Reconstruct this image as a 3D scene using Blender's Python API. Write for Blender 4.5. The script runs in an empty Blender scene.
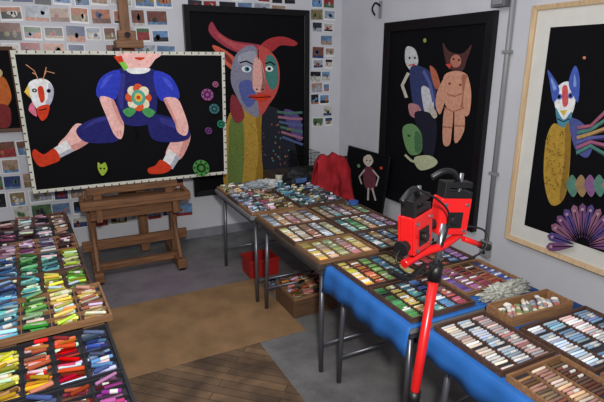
import bpy, math, random, colorsys, bmesh
import numpy as np
from mathutils import Vector, Matrix, noise
random.seed(7)
C = bpy.context.scene.collection
pi = math.pi

# ---------------------------------------------------------------- materials
def lin(c):
    return tuple((v/12.92 if v <= .04045 else ((v+.055)/1.055)**2.4) for v in c)
MATS = {}
def mat(name, col, rough=.6, metal=0, var=.12, scale=12, bump=0, spec=.3):
    if name in MATS: return MATS[name]
    m = bpy.data.materials.new(name); m.use_nodes = True
    nt = m.node_tree; b = nt.nodes['Principled BSDF']
    b.inputs['Roughness'].default_value = rough
    b.inputs['Metallic'].default_value = metal
    b.inputs['Specular IOR Level'].default_value = spec
    l = lin(col)
    if var > 0:
        tc = nt.nodes.new('ShaderNodeTexCoord')
        n = nt.nodes.new('ShaderNodeTexNoise'); n.inputs['Scale'].default_value = scale
        n.inputs['Detail'].default_value = 5
        nt.links.new(tc.outputs['Object'], n.inputs['Vector'])
        r = nt.nodes.new('ShaderNodeValToRGB')
        r.color_ramp.elements[0].position = .3; r.color_ramp.elements[1].position = .7
        r.color_ramp.elements[0].color = (*[max(0, v*(1-var)) for v in l], 1)
        r.color_ramp.elements[1].color = (*[min(1, v*(1+var)) for v in l], 1)
        nt.links.new(n.outputs['Fac'], r.inputs['Fac'])
        nt.links.new(r.outputs['Color'], b.inputs['Base Color'])
        if bump > 0:
            bp = nt.nodes.new('ShaderNodeBump'); bp.inputs['Strength'].default_value = bump
            bp.inputs['Distance'].default_value = .01
            nt.links.new(n.outputs['Fac'], bp.inputs['Height'])
            nt.links.new(bp.outputs['Normal'], b.inputs['Normal'])
    else:
        b.inputs['Base Color'].default_value = (*l, 1)
    MATS[name] = m
    return m

def wood(name, c1, c2, axis='X', scale=6, rough=.55):
    if name in MATS: return MATS[name]
    m = bpy.data.materials.new(name); m.use_nodes = True
    nt = m.node_tree; b = nt.nodes['Principled BSDF']
    b.inputs['Roughness'].default_value = rough; b.inputs['Specular IOR Level'].default_value = .3
    tc = nt.nodes.new('ShaderNodeTexCoord'); mp = nt.nodes.new('ShaderNodeMapping')
    s = {'X': (1, 12, 12), 'Y': (12, 1, 12), 'Z': (12, 12, 1)}[axis]
    mp.inputs['Scale'].default_value = s
    n = nt.nodes.new('ShaderNodeTexNoise'); n.inputs['Scale'].default_value = scale; n.inputs['Detail'].default_value = 6
    r = nt.nodes.new('ShaderNodeValToRGB')
    r.color_ramp.elements[0].position = .3; r.color_ramp.elements[1].position = .7
    r.color_ramp.elements[0].color = (*lin(c1), 1); r.color_ramp.elements[1].color = (*lin(c2), 1)
    nt.links.new(tc.outputs['Object'], mp.inputs['Vector']); nt.links.new(mp.outputs['Vector'], n.inputs['Vector'])
    nt.links.new(n.outputs['Fac'], r.inputs['Fac']); nt.links.new(r.outputs['Color'], b.inputs['Base Color'])
    MATS[name] = m
    return m

def floor_mat():
    m = bpy.data.materials.new('floor_dusty_concrete'); m.use_nodes = True
    nt = m.node_tree; b = nt.nodes['Principled BSDF']; b.inputs['Roughness'].default_value = .75
    tc = nt.nodes.new('ShaderNodeTexCoord')
    n = nt.nodes.new('ShaderNodeTexNoise'); n.inputs['Scale'].default_value = 3; n.inputs['Detail'].default_value = 9
    n.inputs['Roughness'].default_value = .7
    nt.links.new(tc.outputs['Object'], n.inputs['Vector'])
    r = nt.nodes.new('ShaderNodeValToRGB')
    r.color_ramp.elements[0].position = .3; r.color_ramp.elements[1].position = .72
    r.color_ramp.elements[0].color = (*lin((.29, .285, .285)), 1); r.color_ramp.elements[1].color = (*lin((.48, .47, .47)), 1)
    nt.links.new(n.outputs['Fac'], r.inputs['Fac'])
    mp = nt.nodes.new('ShaderNodeMapping'); mp.vector_type = 'POINT'
    mp.inputs['Location'].default_value = (-.60, -3.55, 0)
    gr = nt.nodes.new('ShaderNodeVectorMath'); gr.operation = 'LENGTH'
    nt.links.new(tc.outputs['Object'], mp.inputs['Vector']); nt.links.new(mp.outputs['Vector'], gr.inputs[0])
    mr = nt.nodes.new('ShaderNodeMapRange'); mr.inputs[1].default_value = .7; mr.inputs[2].default_value = .1
    mr.inputs[3].default_value = 0; mr.inputs[4].default_value = .9
    nt.links.new(gr.outputs['Value'], mr.inputs[0])
    mu = nt.nodes.new('ShaderNodeMath'); mu.operation = 'MULTIPLY'
    nt.links.new(mr.outputs[0], mu.inputs[0]); nt.links.new(n.outputs['Fac'], mu.inputs[1])
    mx = nt.nodes.new('ShaderNodeMix'); mx.data_type = 'RGBA'
    nt.links.new(mu.outputs[0], mx.inputs[0]); nt.links.new(r.outputs['Color'], mx.inputs[6])
    mx.inputs[7].default_value = (*lin((.48, .40, .46)), 1)
    nt.links.new(mx.outputs[2], b.inputs['Base Color'])
    return m

def plank_mat():
    m = bpy.data.materials.new('worn_plank_floor'); m.use_nodes = True
    nt = m.node_tree; b = nt.nodes['Principled BSDF']; b.inputs['Roughness'].default_value = .6
    tc = nt.nodes.new('ShaderNodeTexCoord'); mp = nt.nodes.new('ShaderNodeMapping')
    mp.inputs['Rotation'].default_value = (0, 0, .75)
    br = nt.nodes.new('ShaderNodeTexBrick'); br.inputs['Scale'].default_value = 1
    br.inputs['Brick Width'].default_value = .7; br.inputs['Row Height'].default_value = .055
    br.inputs['Mortar Size'].default_value = .002
    br.inputs['Color1'].default_value = (*lin((.50, .39, .28)), 1)
    br.inputs['Color2'].default_value = (*lin((.40, .31, .23)), 1)
    br.inputs['Mortar'].default_value = (*lin((.22, .17, .13)), 1)
    n = nt.nodes.new('ShaderNodeTexNoise'); n.inputs['Scale'].default_value = 6; n.inputs['Detail'].default_value = 8
    rp = nt.nodes.new('ShaderNodeValToRGB'); rp.color_ramp.elements[0].color = (.42, .42, .44, 1); rp.color_ramp.elements[1].color = (1.0, 1.0, 1.0, 1)
    rp.color_ramp.elements[0].position = .35; rp.color_ramp.elements[1].position = .65
    mx = nt.nodes.new('ShaderNodeMix'); mx.data_type = 'RGBA'; mx.blend_type = 'MULTIPLY'; mx.inputs[0].default_value = 1
    nt.links.new(tc.outputs['Object'], mp.inputs['Vector']); nt.links.new(mp.outputs['Vector'], br.inputs['Vector'])
    nt.links.new(tc.outputs['Object'], n.inputs['Vector']); nt.links.new(n.outputs['Fac'], rp.inputs['Fac'])
    nt.links.new(br.outputs['Color'], mx.inputs[6]); nt.links.new(rp.outputs['Color'], mx.inputs[7])
    nt.links.new(mx.outputs[2], b.inputs['Base Color'])
    return m

# ---------------------------------------------------------------- mesh builder
class MB:
    def __init__(s): s.v = []; s.f = []; s.m = []; s.mats = []
    def mi(s, m):
        if m not in s.mats: s.mats.append(m)
        return s.mats.index(m)
    def add(s, vs, fs, m):
        o = len(s.v); s.v += [tuple(v) for v in vs]; k = s.mi(m)
        for f in fs: s.f.append(tuple(i+o for i in f)); s.m.append(k)
        return s
    def box(s, x0, x1, y0, y1, z0, z1, m, M=None):
        vs = [Vector((x, y, z)) for z in (z0, z1) for x, y in ((x0, y0), (x1, y0), (x1, y1), (x0, y1))]
        if M: vs = [M @ v for v in vs]
        return s.add(vs, [(0, 3, 2, 1), (4, 5, 6, 7), (0, 1, 5, 4), (1, 2, 6, 5), (2, 3, 7, 6), (3, 0, 4, 7)], m)
    def cyl(s, p0, p1, r0, m, r1=None, n=12):
        p0 = Vector(p0); p1 = Vector(p1); r1 = r0 if r1 is None else r1
        return s.tube([p0, p1], [r0, r1], m, n)
    def tube(s, pts, r, m, n=10):
        pts = [Vector(p) for p in pts]
        if not isinstance(r, (list, tuple)): r = [r]*len(pts)
        vs = []; fs = []
        prev = None
        for i, p in enumerate(pts):
            d = (pts[min(i+1, len(pts)-1)]-pts[max(i-1, 0)]).normalized()
            if prev is None:
                a = Vector((0, 0, 1)) if abs(d.z) < .9 else Vector((1, 0, 0))
                u = d.cross(a).normalized()
            else:
                u = (prev - d*prev.dot(d)).normalized()
            prev = u; w = d.cross(u)
            for k in range(n):
                t = 2*pi*k/n
                vs.append(p+(u*math.cos(t)+w*math.sin(t))*r[i])
        for i in range(len(pts)-1):
            for k in range(n):
                a = i*n+k; b = i*n+(k+1) % n
                fs.append((a, b, b+n, a+n))
        fs.append(tuple(reversed(range(n)))); fs.append(tuple(range((len(pts)-1)*n, len(pts)*n)))
        return s.add(vs, fs, m)
    def obj(s, name, parent=None, smooth=False, bevel=0, loc=(0, 0, 0), rot=(0, 0, 0)):
        me = bpy.data.meshes.new(name); me.from_pydata(s.v, [], s.f)
        for m in s.mats: me.materials.append(m)
        me.polygons.foreach_set('material_index', s.m)
        if smooth: me.polygons.foreach_set('use_smooth', [len(f) <= 4 for f in s.f])
        me.update()
        o = bpy.data.objects.new(name, me); C.objects.link(o)
        o.location = loc; o.rotation_euler = rot
        if parent: o.parent = parent
        if bevel:
            b = o.modifiers.new('bevel', 'BEVEL'); b.width = bevel; b.segments = 2; b.limit_method = 'ANGLE'
        return o

def tag(o, label, cat, group=None):
    o['label'] = label; o['category'] = cat
    if group: o['group'] = group
    return o
def empty(name, loc, label, cat, rot=(0, 0, 0), group=None):
    o = bpy.data.objects.new(name, None); C.objects.link(o); o.location = loc; o.rotation_euler = rot
    o.empty_display_size = .05
    return tag(o, label, cat, group)
def smooth_path(p, k=6, closed=False):
    P = [Vector(q) for q in p]; n = len(P); out = []
    rng = range(n) if closed else range(n-1)
    for i in rng:
        if closed: a, b, c, d = P[i-1], P[i], P[(i+1) % n], P[(i+2) % n]
        else: a, b, c, d = P[max(i-1, 0)], P[i], P[i+1], P[min(i+2, n-1)]
        for j in range(k):
            t = j/k
            out.append(.5*((2*b)+(c-a)*t+(2*a-5*b+4*c-d)*t*t+(3*b-a-3*c+d)*t**3))
    if not closed: out.append(P[-1])
    return out

# ---------------------------------------------------------------- room
XR, YB = 2.65, 4.45
wall_m = mat('painted_wall', (.78, .78, .80), .8, var=.05, scale=3, bump=.1, spec=.15)
def struct(o): o['kind'] = 'structure'; return o
struct(MB().box(-2.2, XR+.1, YB, YB+.1, 0, 3.0, wall_m).obj('wall_back'))
struct(MB().box(XR, XR+.1, -1.2, YB, 0, 3.0, wall_m).obj('wall_right'))
struct(MB().box(-2.3, -2.2, -1.2, YB+.1, 0, 3.0, wall_m).obj('wall_left'))
struct(MB().box(-2.3, XR+.1, -1.2, YB+.1, -.1, 0, floor_mat()).obj('floor'))
bb = mat('baseboard_paint', (.5, .5, .53), .7)
struct(MB().box(-2.2, XR, YB-.015, YB, 0, .09, bb).obj('baseboard_back', bevel=.003))
struct(MB().box(XR-.015, XR, -1.2, YB-.015, 0, .09, bb).obj('baseboard_right', bevel=.003))
struct(MB().add([(.05, .6, 0), (.95, .6, 0), (.93, 2.47, 0), (.12, 2.44, 0), (.05, .6, .004), (.95, .6, .004), (.93, 2.47, .004), (.12, 2.44, .004)],
    [(4, 5, 6, 7), (0, 1, 5, 4), (1, 2, 6, 5), (2, 3, 7, 6), (3, 0, 4, 7)], plank_mat()).obj('trim_1'))

hb = mat('hardboard_brown', (.52, .40, .28), .75, var=.25, scale=5)
o = MB().box(-.56, .56, -.43, .43, 0, .006, hb).obj('floor_mat', bevel=.002, loc=(.68, 2.88, 0), rot=(0, 0, .02))
tag(o, 'worn brown hardboard floor mat before the easel', 'mat')

# ---------------------------------------------------------------- artworks
def homography(quad, W, H):
    dst = [(-W/2, H), (W/2, H), (W/2, 0), (-W/2, 0)]
    A = []; B = []
    for (x, y), (u, v) in zip(quad, dst):
        A.append([x, y, 1, 0, 0, 0, -u*x, -u*y]); B.append(u)
        A.append([0, 0, 0, x, y, 1, -v*x, -v*y]); B.append(v)
    h = np.linalg.solve(np.array(A, float), np.array(B, float))
    def f(x, y):
        w = h[6]*x+h[7]*y+1
        return ((h[0]*x+h[1]*y+h[2])/w, (h[3]*x+h[4]*y+h[5])/w)
    return f
def pig(c):
    return mat('pigment_%02x%02x%02x' % tuple(int(v*255) for v in c), c, .85, var=.16, scale=40, spec=.1)
def el(cx, cy, rx, ry=None, n=18):
    ry = ry or rx
    return [(cx+rx*math.cos(2*pi*i/n), cy+ry*math.sin(2*pi*i/n)) for i in range(n)]
def line(pts, w):
    P = [Vector(p) for p in pts]; L = []; Rr = []
    for i, p in enumerate(P):
        d = (P[min(i+1, len(P)-1)]-P[max(i-1, 0)]).normalized(); nn = Vector((-d.y, d.x))*w/2
        L.append(p+nn); Rr.append(p-nn)
    return [tuple(q) for q in L+Rr[::-1]]
def art(parent, name, f, shapes, y0):
    mb = MB()
    for k, (col, pts, sm) in enumerate(shapes):
        if sm: pts = [tuple(p) for p in smooth_path([(a, b, 0) for a, b in pts], 5, True)]
        q = [f(p[0], p[1]) for p in pts]
        y = y0-.0003*(k+1)
        mb.add([(x, y, z) for x, z in q], [tuple(range(len(q)))], pig(col))
    return mb.obj(name, parent)
def frame_part(parent, W, H, w, d, m, name='picture_frame', y1=0):
    mb = MB()
    o = [(-W/2, 0), (W/2, 0), (W/2, H), (-W/2, H)]
    i = [(-W/2+w, w), (W/2-w, w), (W/2-w, H-w), (-W/2+w, H-w)]
    vs = [(x, y1, z) for x, z in o]+[(x, y1, z) for x, z in i]+[(x, y1-d, z) for x, z in o]+[(x, y1-d*.8, z) for x, z in i]
    fs = []
    for k in range(4):
        j = (k+1) % 4
        fs += [(8+k, 8+j, 12+j, 12+k), (k, j, 8+j, 8+k), (4+k, 12+k, 12+j, 4+j), (k, 4+k, 4+j, j)]
    mb.add(vs, fs, m)
    return mb.obj(name, parent, bevel=.003)

K = (.03, .03, .045)
black_m = mat('black_ground', K, .8, var=.2, scale=5, spec=.15)
blackframe = mat('black_lacquer_frame', (.07, .07, .08), .35, var=.1)
PK = (.93, .72, .69); PKS = (.84, .58, .56); W_ = (.9, .9, .9); RD = (.8, .24, .14); BL = (.20, .25, .72); NV = (.16, .16, .42); NVL = (.22, .22, .52)

W, H = 1.47, 1.0
pt = empty('painting', (.50, 3.935, .725), 'large black painting of a seated blue doll, on the easel', 'painting', rot=(.07, 0, 0))
MB().box(-W/2, W/2, 0, .012, 0, H, mat('board_back', (.75, .73, .68))).obj('panel', pt)
MB().box(-W/2+.02, W/2-.02, -.003, 0, .02, H-.02, black_m).obj('painted_ground', pt)
tape = mat('white_tape', (.80, .79, .74), .7)
frame_part(pt, W, H, .026, .005, tape, 'taped_border')
clipm = mat('dark_clip', (.16, .16, .17), .4)
mb = MB()
for i in range(26):
    x = -W/2+.04+i*(W-.08)/25
    for z in (.008, H-.008): mb.box(x-.004, x+.004, -.007, -.004, z-.008, z+.006, clipm)
for i in range(17):
    z = .05+i*(H-.1)/16
    for x in (-W/2+.009, W/2-.009): mb.box(x-.007, x+.007, -.007, -.004, z-.004, z+.004, clipm)
t = mb.obj('border_tacks', pt); t['kind'] = 'stuff'
f = homography([(12, 52), (226, 47), (222, 170), (33, 195)], W, H)
S = []
S += [(PK, [(178, 124), (188, 132), (182, 150), (174, 158), (163, 153), (168, 140)], 1),
 (PKS, [(184, 130), (188, 133), (182, 150), (175, 157), (178, 146)], 1),
 (W_, [(166, 147), (177, 155), (169, 167), (158, 162)], 0), ((.7, .7, .75), [(173, 152), (177, 155), (169, 167), (166, 165)], 0),
 (RD, [(158, 158), (168, 165), (161, 171), (147, 172), (145, 167), (152, 164)], 1),
 (PK, [(78, 124), (94, 134), (84, 146), (66, 154), (58, 147), (66, 137)], 1),
 (PKS, [(92, 136), (84, 146), (66, 154), (62, 151), (76, 144)], 1),
 (W_, [(66, 141), (73, 152), (58, 160), (52, 151)], 0), ((.7, .7, .75), [(71, 149), (73, 152), (58, 160), (56, 157)], 0),
 (RD, [(54, 150), (60, 160), (52, 165), (40, 168), (33, 158), (35, 151), (44, 156)], 1),
 (NV, [(120, 114), (118, 138), (104, 143), (84, 142), (76, 131), (88, 121), (104, 116)], 1),
 (NVL, [(112, 116), (96, 119), (82, 130), (90, 126), (104, 120)], 1),
 (NV, [(148, 114), (168, 115), (184, 123), (187, 135), (172, 140), (150, 137)], 1),
 (NVL, [(160, 116), (176, 121), (182, 130), (172, 126), (160, 121)], 1),
 (K, line([(134, 124), (136, 134), (134, 139)], 2), 0),
 (NV, [(118, 70), (130, 67), (150, 66), (158, 72), (157, 95), (153, 118), (138, 125), (121, 121), (116, 98)], 1),
 (NVL, [(120, 76), (126, 74), (124, 92), (122, 110), (118, 98)], 1),
 (BL, [(120, 69), (104, 75), (97, 88), (99, 98), (113, 101), (120, 86)], 1),
 (BL, [(155, 69), (170, 73), (178, 87), (177, 97), (161, 99), (155, 86)], 1),
 ((.28, .33, .80), [(114, 73), (105, 78), (101, 88), (106, 84)], 1), ((.28, .33, .80), [(162, 74), (170, 79), (173, 88), (168, 84)], 1),
 (PK, [(100, 97), (113, 99), (118, 112), (123, 124), (120, 138), (113, 134), (106, 116)], 1),
 (PKS, [(111, 100), (114, 100), (119, 113), (123, 125), (118, 120)], 1),
 (PKS, line([(116, 130), (117, 136)], .8), 0), (PKS, line([(119, 129), (120, 136)], .8), 0),
 (PK, [(163, 97), (176, 96), (182, 108), (186, 124), (183, 133), (175, 129), (172, 114)], 1),
 (PKS, [(163, 98), (166, 98), (173, 114), (176, 127), (171, 116)], 1), (PKS, line([(180, 124), (180, 131)], .8), 0),
 (PK, [(119, 52), (160, 51), (156, 57), (149, 66), (141, 70), (131, 69), (124, 60)], 1),
 (PKS, [(131, 66), (141, 68), (149, 65), (143, 71), (134, 71)], 1),
 (RD, [(115, 55), (123, 54), (125, 60), (120, 62)], 0), ((.5, .75, .3), [(120, 61), (126, 60), (131, 69), (125, 69)], 0),
 (RD, [(135, 55.5), (146, 55), (141, 58)], 1), (W_, [(128, 67), (150, 66), (146, 71), (132, 72)], 1)]
for i in range(8):
    a = 2*pi*i/8
    S.append((((.92, .87, .75) if i % 2 else (.85, .35, .2)), el(138+8*math.cos(a), 96+9*math.sin(a), 5, 5), 0))
S += [((.35, .65, .6), el(138, 96, 7, 8), 0), ((.9, .75, .3), el(138, 96, 4, 4.5), 0), (RD, el(138, 96, 2, 2), 0),
 ((.3, .6, .35), [(130, 106), (122, 110), (128, 116), (135, 110)], 1), ((.3, .6, .35), [(146, 106), (154, 110), (148, 116), (141, 110)], 1)]
S += [(W_, [(30, 86), (40, 80), (50, 82), (55, 92), (51, 106), (42, 113), (34, 104)], 1),
 ((.7, .7, .75), [(50, 84), (55, 92), (51, 106), (44, 112), (49, 98)], 1),
 (RD, [(39, 90), (44, 88), (46, 100), (42, 104)], 1), (K, el(36, 92, 2.5, 2), 0), (K, el(50, 92, 2, 2), 0), (W_, el(36, 92, .9, .8), 0),
 ((.9, .75, .3), [(30, 86), (26, 94), (32, 100)], 0), (RD, [(38, 110), (50, 106), (48, 118), (42, 122)], 1), (K, line([(40, 112), (48, 110)], 1), 0),
 ((.85, .45, .55), [(34, 104), (30, 112), (38, 118)], 1)]
for l in ([(40, 81), (36, 72), (28, 66)], [(44, 81), (48, 72), (56, 74)], [(38, 76), (34, 74)], [(46, 76), (48, 68)]):
    S.append(((.8, .55, .42), line(l, .9), 0))
for cx, cy, r, c in ((206, 91, 6, (.6, .32, .55)), (212, 105, 5, (.25, .45, .47)), (218, 120, 4, (.2, .5, .4)), (205, 127, 3.5, (.45, .25, .5)), (196, 164, 8, (.3, .55, .28)), (214, 80, 3, (.7, .4, .55))):
    S.append((c, el(cx, cy, r), 0)); S.append((tuple(v*.45 for v in c), el(cx, cy, r*.6), 0)); S.append((c, el(cx, cy, r*.3), 0))
    for i in range(8): S.append((K, el(cx+r*.8*math.cos(i*pi/4), cy+r*.8*math.sin(i*pi/4), r*.12, n=6), 0))
S += [((.6, .7, .25), [(96, 161), (99, 163), (103, 161), (105, 168), (100, 174), (96, 168)], 1), (K, el(98.5, 167, 1), 0), (K, el(102, 167, 1), 0)]
art(pt, 'painted_figure', f, S, -.003)

def framed(loc, rot, W, H, fw, fd, fm, label, quad, shapes, matw=0, name='framed_painting'):
    e = empty(name, loc, label, 'painting', rot=rot)
    frame_part(e, W, H, fw, fd, fm)
    MB().box(-W/2+fw*.5, W/2-fw*.5, -fd*.45, -.002, fw*.5, H-fw*.5, black_m if not matw else mat('picture_mount', (.84, .83, .80), .8, var=.04)).obj('backing' if not matw else 'mount', e)
    y0 = -fd*.45
    if matw:
        MB().box(-W/2+fw+matw, W/2-fw-matw, y0-.002, y0+.001, fw+matw, H-fw-matw, black_m).obj('painted_ground', e)
        y0 -= .002
    art(e, 'painted_figure', homography(quad, W, H), shapes, y0)
    return e

rr = random.Random(3)
S = []
TE = (.28, .50, .47); GD = (.70, .56, .24); GR = (.52, .52, .60)
S += [((.62, .24, .30), [(256, 52), (240, 54), (222, 46), (210, 34), (213, 24), (220, 34), (234, 42), (252, 44), (262, 46)], 1),
 ((.72, .32, .34), [(250, 50), (238, 51), (224, 43), (216, 34), (234, 44), (250, 46)], 1),
 ((.66, .22, .24), [(262, 46), (272, 38), (286, 36), (299, 41), (296, 45), (282, 45), (272, 52)], 1),
 ((.80, .38, .30), [(213, 48), (226, 52), (238, 62), (236, 72), (226, 66)], 1), ((.5, .2, .2), [(220, 52), (230, 58), (234, 67), (228, 63)], 1),
 (GD, [(228, 118), (240, 108), (256, 112), (268, 122), (266, 188), (226, 190), (224, 150)], 1),
 ((.60, .46, .18), [(256, 114), (268, 122), (266, 188), (254, 189), (258, 150)], 1),
 ((.42, .50, .26), [(230, 122), (240, 114), (244, 140), (240, 186), (228, 188), (228, 150)], 1),
 ((.16, .16, .2), [(262, 116), (276, 108), (290, 124), (298, 160), (300, 184), (266, 188)], 1),
 (GR, [(238, 54), (258, 50), (260, 112), (248, 114), (238, 100), (231, 80)], 1),
 ((.62, .62, .68), [(240, 56), (256, 52), (256, 64), (240, 66)], 1),
 ((.76, .32, .30), [(258, 50), (272, 52), (280, 66), (279, 88), (270, 104), (259, 113)], 1),
 (TE, [(268, 56), (277, 60), (279, 82), (272, 90), (266, 76)], 1),
 ((.34, .38, .62), [(240, 84), (252, 82), (256, 100), (248, 108), (241, 98)], 1),
 ((.88, .66, .62), [(255, 60), (262, 62), (266, 86), (260, 93), (253, 88)], 1), ((.6, .4, .4), [(262, 64), (266, 86), (261, 92), (263, 80)], 1),
 (W_, el(247, 70, 5, 3.4), 0), ((.3, .5, .6), el(247.5, 70, 2.6, 2.6), 0), (K, el(248, 70, 1.3, 1.5), 0), (W_, el(270, 69, 4, 3), 0), (K, el(270, 69, 1.8, 1.8), 0),
 (K, line([(240, 64), (247, 62), (253, 65)], 1.4), 0), (K, line([(266, 64), (271, 62), (276, 65)], 1.4), 0), (K, line([(259, 50), (259, 60)], .8), 0),
 (RD, [(248, 97), (260, 95), (272, 96), (262, 102)], 1), (K, line([(249, 98), (261, 98), (271, 97)], .9), 0), (K, el(257, 90, 1, .8), 0), (K, el(263, 90, 1, .8), 0),
 ((.55, .22, .25), [(232, 96), (240, 104), (244, 118), (236, 124), (230, 112)], 1),
 ((.35, .3, .5), [(284, 110), (300, 116), (302, 140), (292, 134)], 1)]
for i in range(6):
    S.append((((.3, .45, .4), (.62, .42, .5), (.32, .38, .55))[i % 3], line([(277+i, 112+i*5), (290, 113+i*5.4), (303, 112+i*6.5)], 2.4), 0))
for i in range(30):
    a, b = 270+rr.random()*20, 124+rr.random()*56
    S.append((rr.choice([(.55, .45, .25), (.5, .3, .28), TE]), el(a, b, .9, 1.2, 6), 0))
for i in range(60):
    a, b = 229+rr.random()*36, 124+rr.random()*60
    S.append(((.50, .40, .20), el(a, b, .6, .6, 6), 0))
S += [((.25, .5, .35), el(222, 80, 2), 0), ((.55, .3, .5), el(219, 106, 3), 0), ((.3, .5, .3), el(216, 118, 3), 0)]
framed((1.665, YB-.001, .42), (0, 0, 0), 1.21, 1.70, .055, .045, blackframe, 'tall black-framed painting of a horned harlequin on the wall',
       [(184, 8), (312, 8), (308, 183), (194, 197)], S)

SK = (.80, .58, .48); SKD = (.64, .42, .34); GN = (.42, .58, .38)
S = [((.78, .78, .78), [(410, 44), (418, 46), (421, 58), (415, 66), (409, 58)], 1), (K, el(413, 54, 1), 0), (K, el(418, 54, 1), 0), (RD, line([(412, 61), (418, 60)], 1.2), 0),
 ((.22, .25, .42), [(413, 66), (424, 62), (436, 74), (438, 110), (428, 122), (418, 108)], 1),
 ((.78, .78, .8), [(424, 82), (432, 84), (436, 100), (432, 118), (427, 106)], 1), ((.35, .38, .6), line([(426, 66), (432, 78), (436, 96)], 3), 0), ((.72, .5, .52), [(412, 98), (422, 100), (424, 112), (414, 110)], 1),
 ((.78, .75, .7), line([(412, 68), (406, 80), (410, 92)], 3), 0),
 ((.14, .14, .2), [(418, 106), (438, 112), (436, 150), (428, 152), (422, 130)], 1),
 (GN, [(406, 122), (416, 118), (424, 128), (424, 146), (414, 150), (408, 140)], 1), ((.3, .45, .3), [(418, 126), (424, 130), (424, 145), (418, 146)], 1), ((.72, .74, .6), [(418, 152), (432, 150), (440, 156), (436, 162), (424, 166), (418, 160)], 1),
 ((.2, .3, .2), el(412, 130, 1.4), 0), ((.72, .74, .6), line([(408, 150), (414, 156), (420, 158)], 2.5), 0),
 ((.7, .4, .3), [(432, 62), (438, 66), (442, 80), (437, 82)], 1),
 ((.32, .2, .2), [(444, 40), (450, 48), (462, 50), (470, 42), (466, 56), (462, 66), (450, 64), (446, 54)], 1),
 ((.70, .45, .38), el(456, 57, 5, 6), 0), (K, el(454, 55, .9), 0), (K, el(459, 56, .9), 0),
 (SK, [(446, 70), (458, 66), (468, 72), (467, 92), (460, 104), (448, 100), (445, 84)], 1), (SKD, [(462, 70), (468, 73), (467, 92), (461, 103), (463, 88)], 1),
 (SK, [(447, 72), (440, 84), (438, 98), (442, 108), (446, 98), (449, 86)], 1), (SK, [(467, 72), (471, 86), (470, 106), (465, 108), (464, 90)], 1),
 (SK, [(447, 102), (455, 104), (454, 122), (452, 138), (446, 138), (445, 120)], 1), (SK, [(456, 104), (464, 102), (466, 120), (462, 132), (457, 136), (455, 120)], 1),
 (K, line([(455.5, 104), (455.5, 136)], 1.2), 0), (SKD, line([(446, 101), (455, 105), (465, 101)], 1.2), 0), (SKD, line([(445, 120), (454, 121)], 1.3), 0), (SKD, line([(456, 119), (466, 119)], 1.3), 0),
 ((.5, .25, .2), el(451, 78, 1.2), 0), ((.5, .25, .2), el(461, 79, 1.2), 0), ((.75, .3, .25), [(447, 60), (453, 59), (451, 64)], 0), ((.6, .6, .3), el(428, 38, 1.5, 2), 0),
 (SKD, line([(449, 88), (456, 90), (463, 87)], 1), 0), ((.75, .7, .66), [(434, 98), (440, 108), (437, 112), (432, 104)], 1)]
framed((XR-.001, 3.055, .45), (0, 0, -pi/2), 1.21, 1.52, .075, .045, blackframe, 'black-framed painting of two hanging dolls beside the conduit',
       [(392, 22), (491, 12), (478, 232), (380, 193)], S)

lw = wood('pale_ash_frame', (.74, .62, .48), (.85, .74, .59), 'Z', 5)
S = []
BB = (.28, .36, .68)
S += [(W_, [(556, 88), (566, 84), (573, 96), (571, 114), (562, 122), (554, 112), (552, 98)], 1),
 (BB, [(556, 88), (545, 72), (547, 84), (551, 104), (556, 98)], 1), (BB, [(566, 85), (572, 68), (577, 80), (576, 104), (571, 98)], 1),
 ((.5, .6, .82), [(554, 90), (548, 79), (551, 92)], 1), ((.5, .6, .82), [(571, 88), (572, 76), (574, 88)], 1),
 ((.80, .34, .36), [(560, 90), (565, 89), (566, 106), (561, 108)], 1), ((.3, .4, .7), el(557, 99, 3, 3), 0), (K, el(557, 99, 1.5, 1.8), 0), ((.3, .4, .7), el(568.5, 98, 2.6, 3), 0), (K, el(568.5, 98, 1.3, 1.6), 0),
 ((.3, .52, .6), [(554, 110), (562, 122), (570, 114), (568, 128), (558, 130)], 1), ((.8, .7, .3), [(558, 113), (566, 112), (562, 118)], 0), (K, line([(556, 121), (562, 124), (568, 121)], 1), 0),
 ((.68, .54, .22), [(552, 126), (562, 130), (568, 126), (570, 150), (566, 196), (552, 206), (544, 180), (545, 144)], 1),
 ((.55, .42, .18), [(564, 130), (568, 127), (570, 150), (566, 195), (560, 200), (564, 160)], 1),
 ((.3, .33, .55), [(568, 122), (582, 126), (592, 146), (586, 160), (574, 150)], 1)]
for i, c in enumerate([(.62, .36, .44), (.32, .5, .46), (.7, .56, .36), (.36, .36, .6), (.62, .36, .48), (.3, .5, .46)]):
    S.append((c, line([(576, 130+i*5), (590, 128+i*4), (606, 112+i*9), (622, 104+i*12)], 3.0), 0))
    S.append((tuple(v*.6 for v in c), line([(576, 132+i*5), (590, 130+i*4), (606, 115+i*9), (622, 107+i*12)], .8), 0))
for i in range(60):
    S.append(((.46, .34, .15), el(547+rr.random()*19, 134+rr.random()*60, .7, .8, 6), 0))
for i in range(13):
    a = pi+pi*i/12
    c = ((.46, .30, .46), (.34, .28, .50), (.54, .36, .46))[i % 3]
    q = [(586+8*math.cos(a), 246+8*math.sin(a))]+[(586+R0*math.cos(a+d), 246+(R0+6)*math.sin(a+d)) for R0, d in ((24, -.13), (33, -.1), (36, 0), (33, .1), (24, .13))]
    S.append((c, q, 0)); S.append((K, line([(586+10*math.cos(a), 246+11*math.sin(a)), (586+30*math.cos(a), 246+36*math.sin(a))], .9), 0))
    S.append(((.72, .55, .6), el(586+31*math.cos(a), 246+36*math.sin(a), 1.5), 0))
for i in range(5):
    c = ((.34, .5, .44), (.58, .48, .34), (.5, .34, .5))[i % 3]
    S.append((c, [(570+i*9, 186), (576+i*9, 176), (582+i*9, 188), (577+i*9, 198)], 1))
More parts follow.
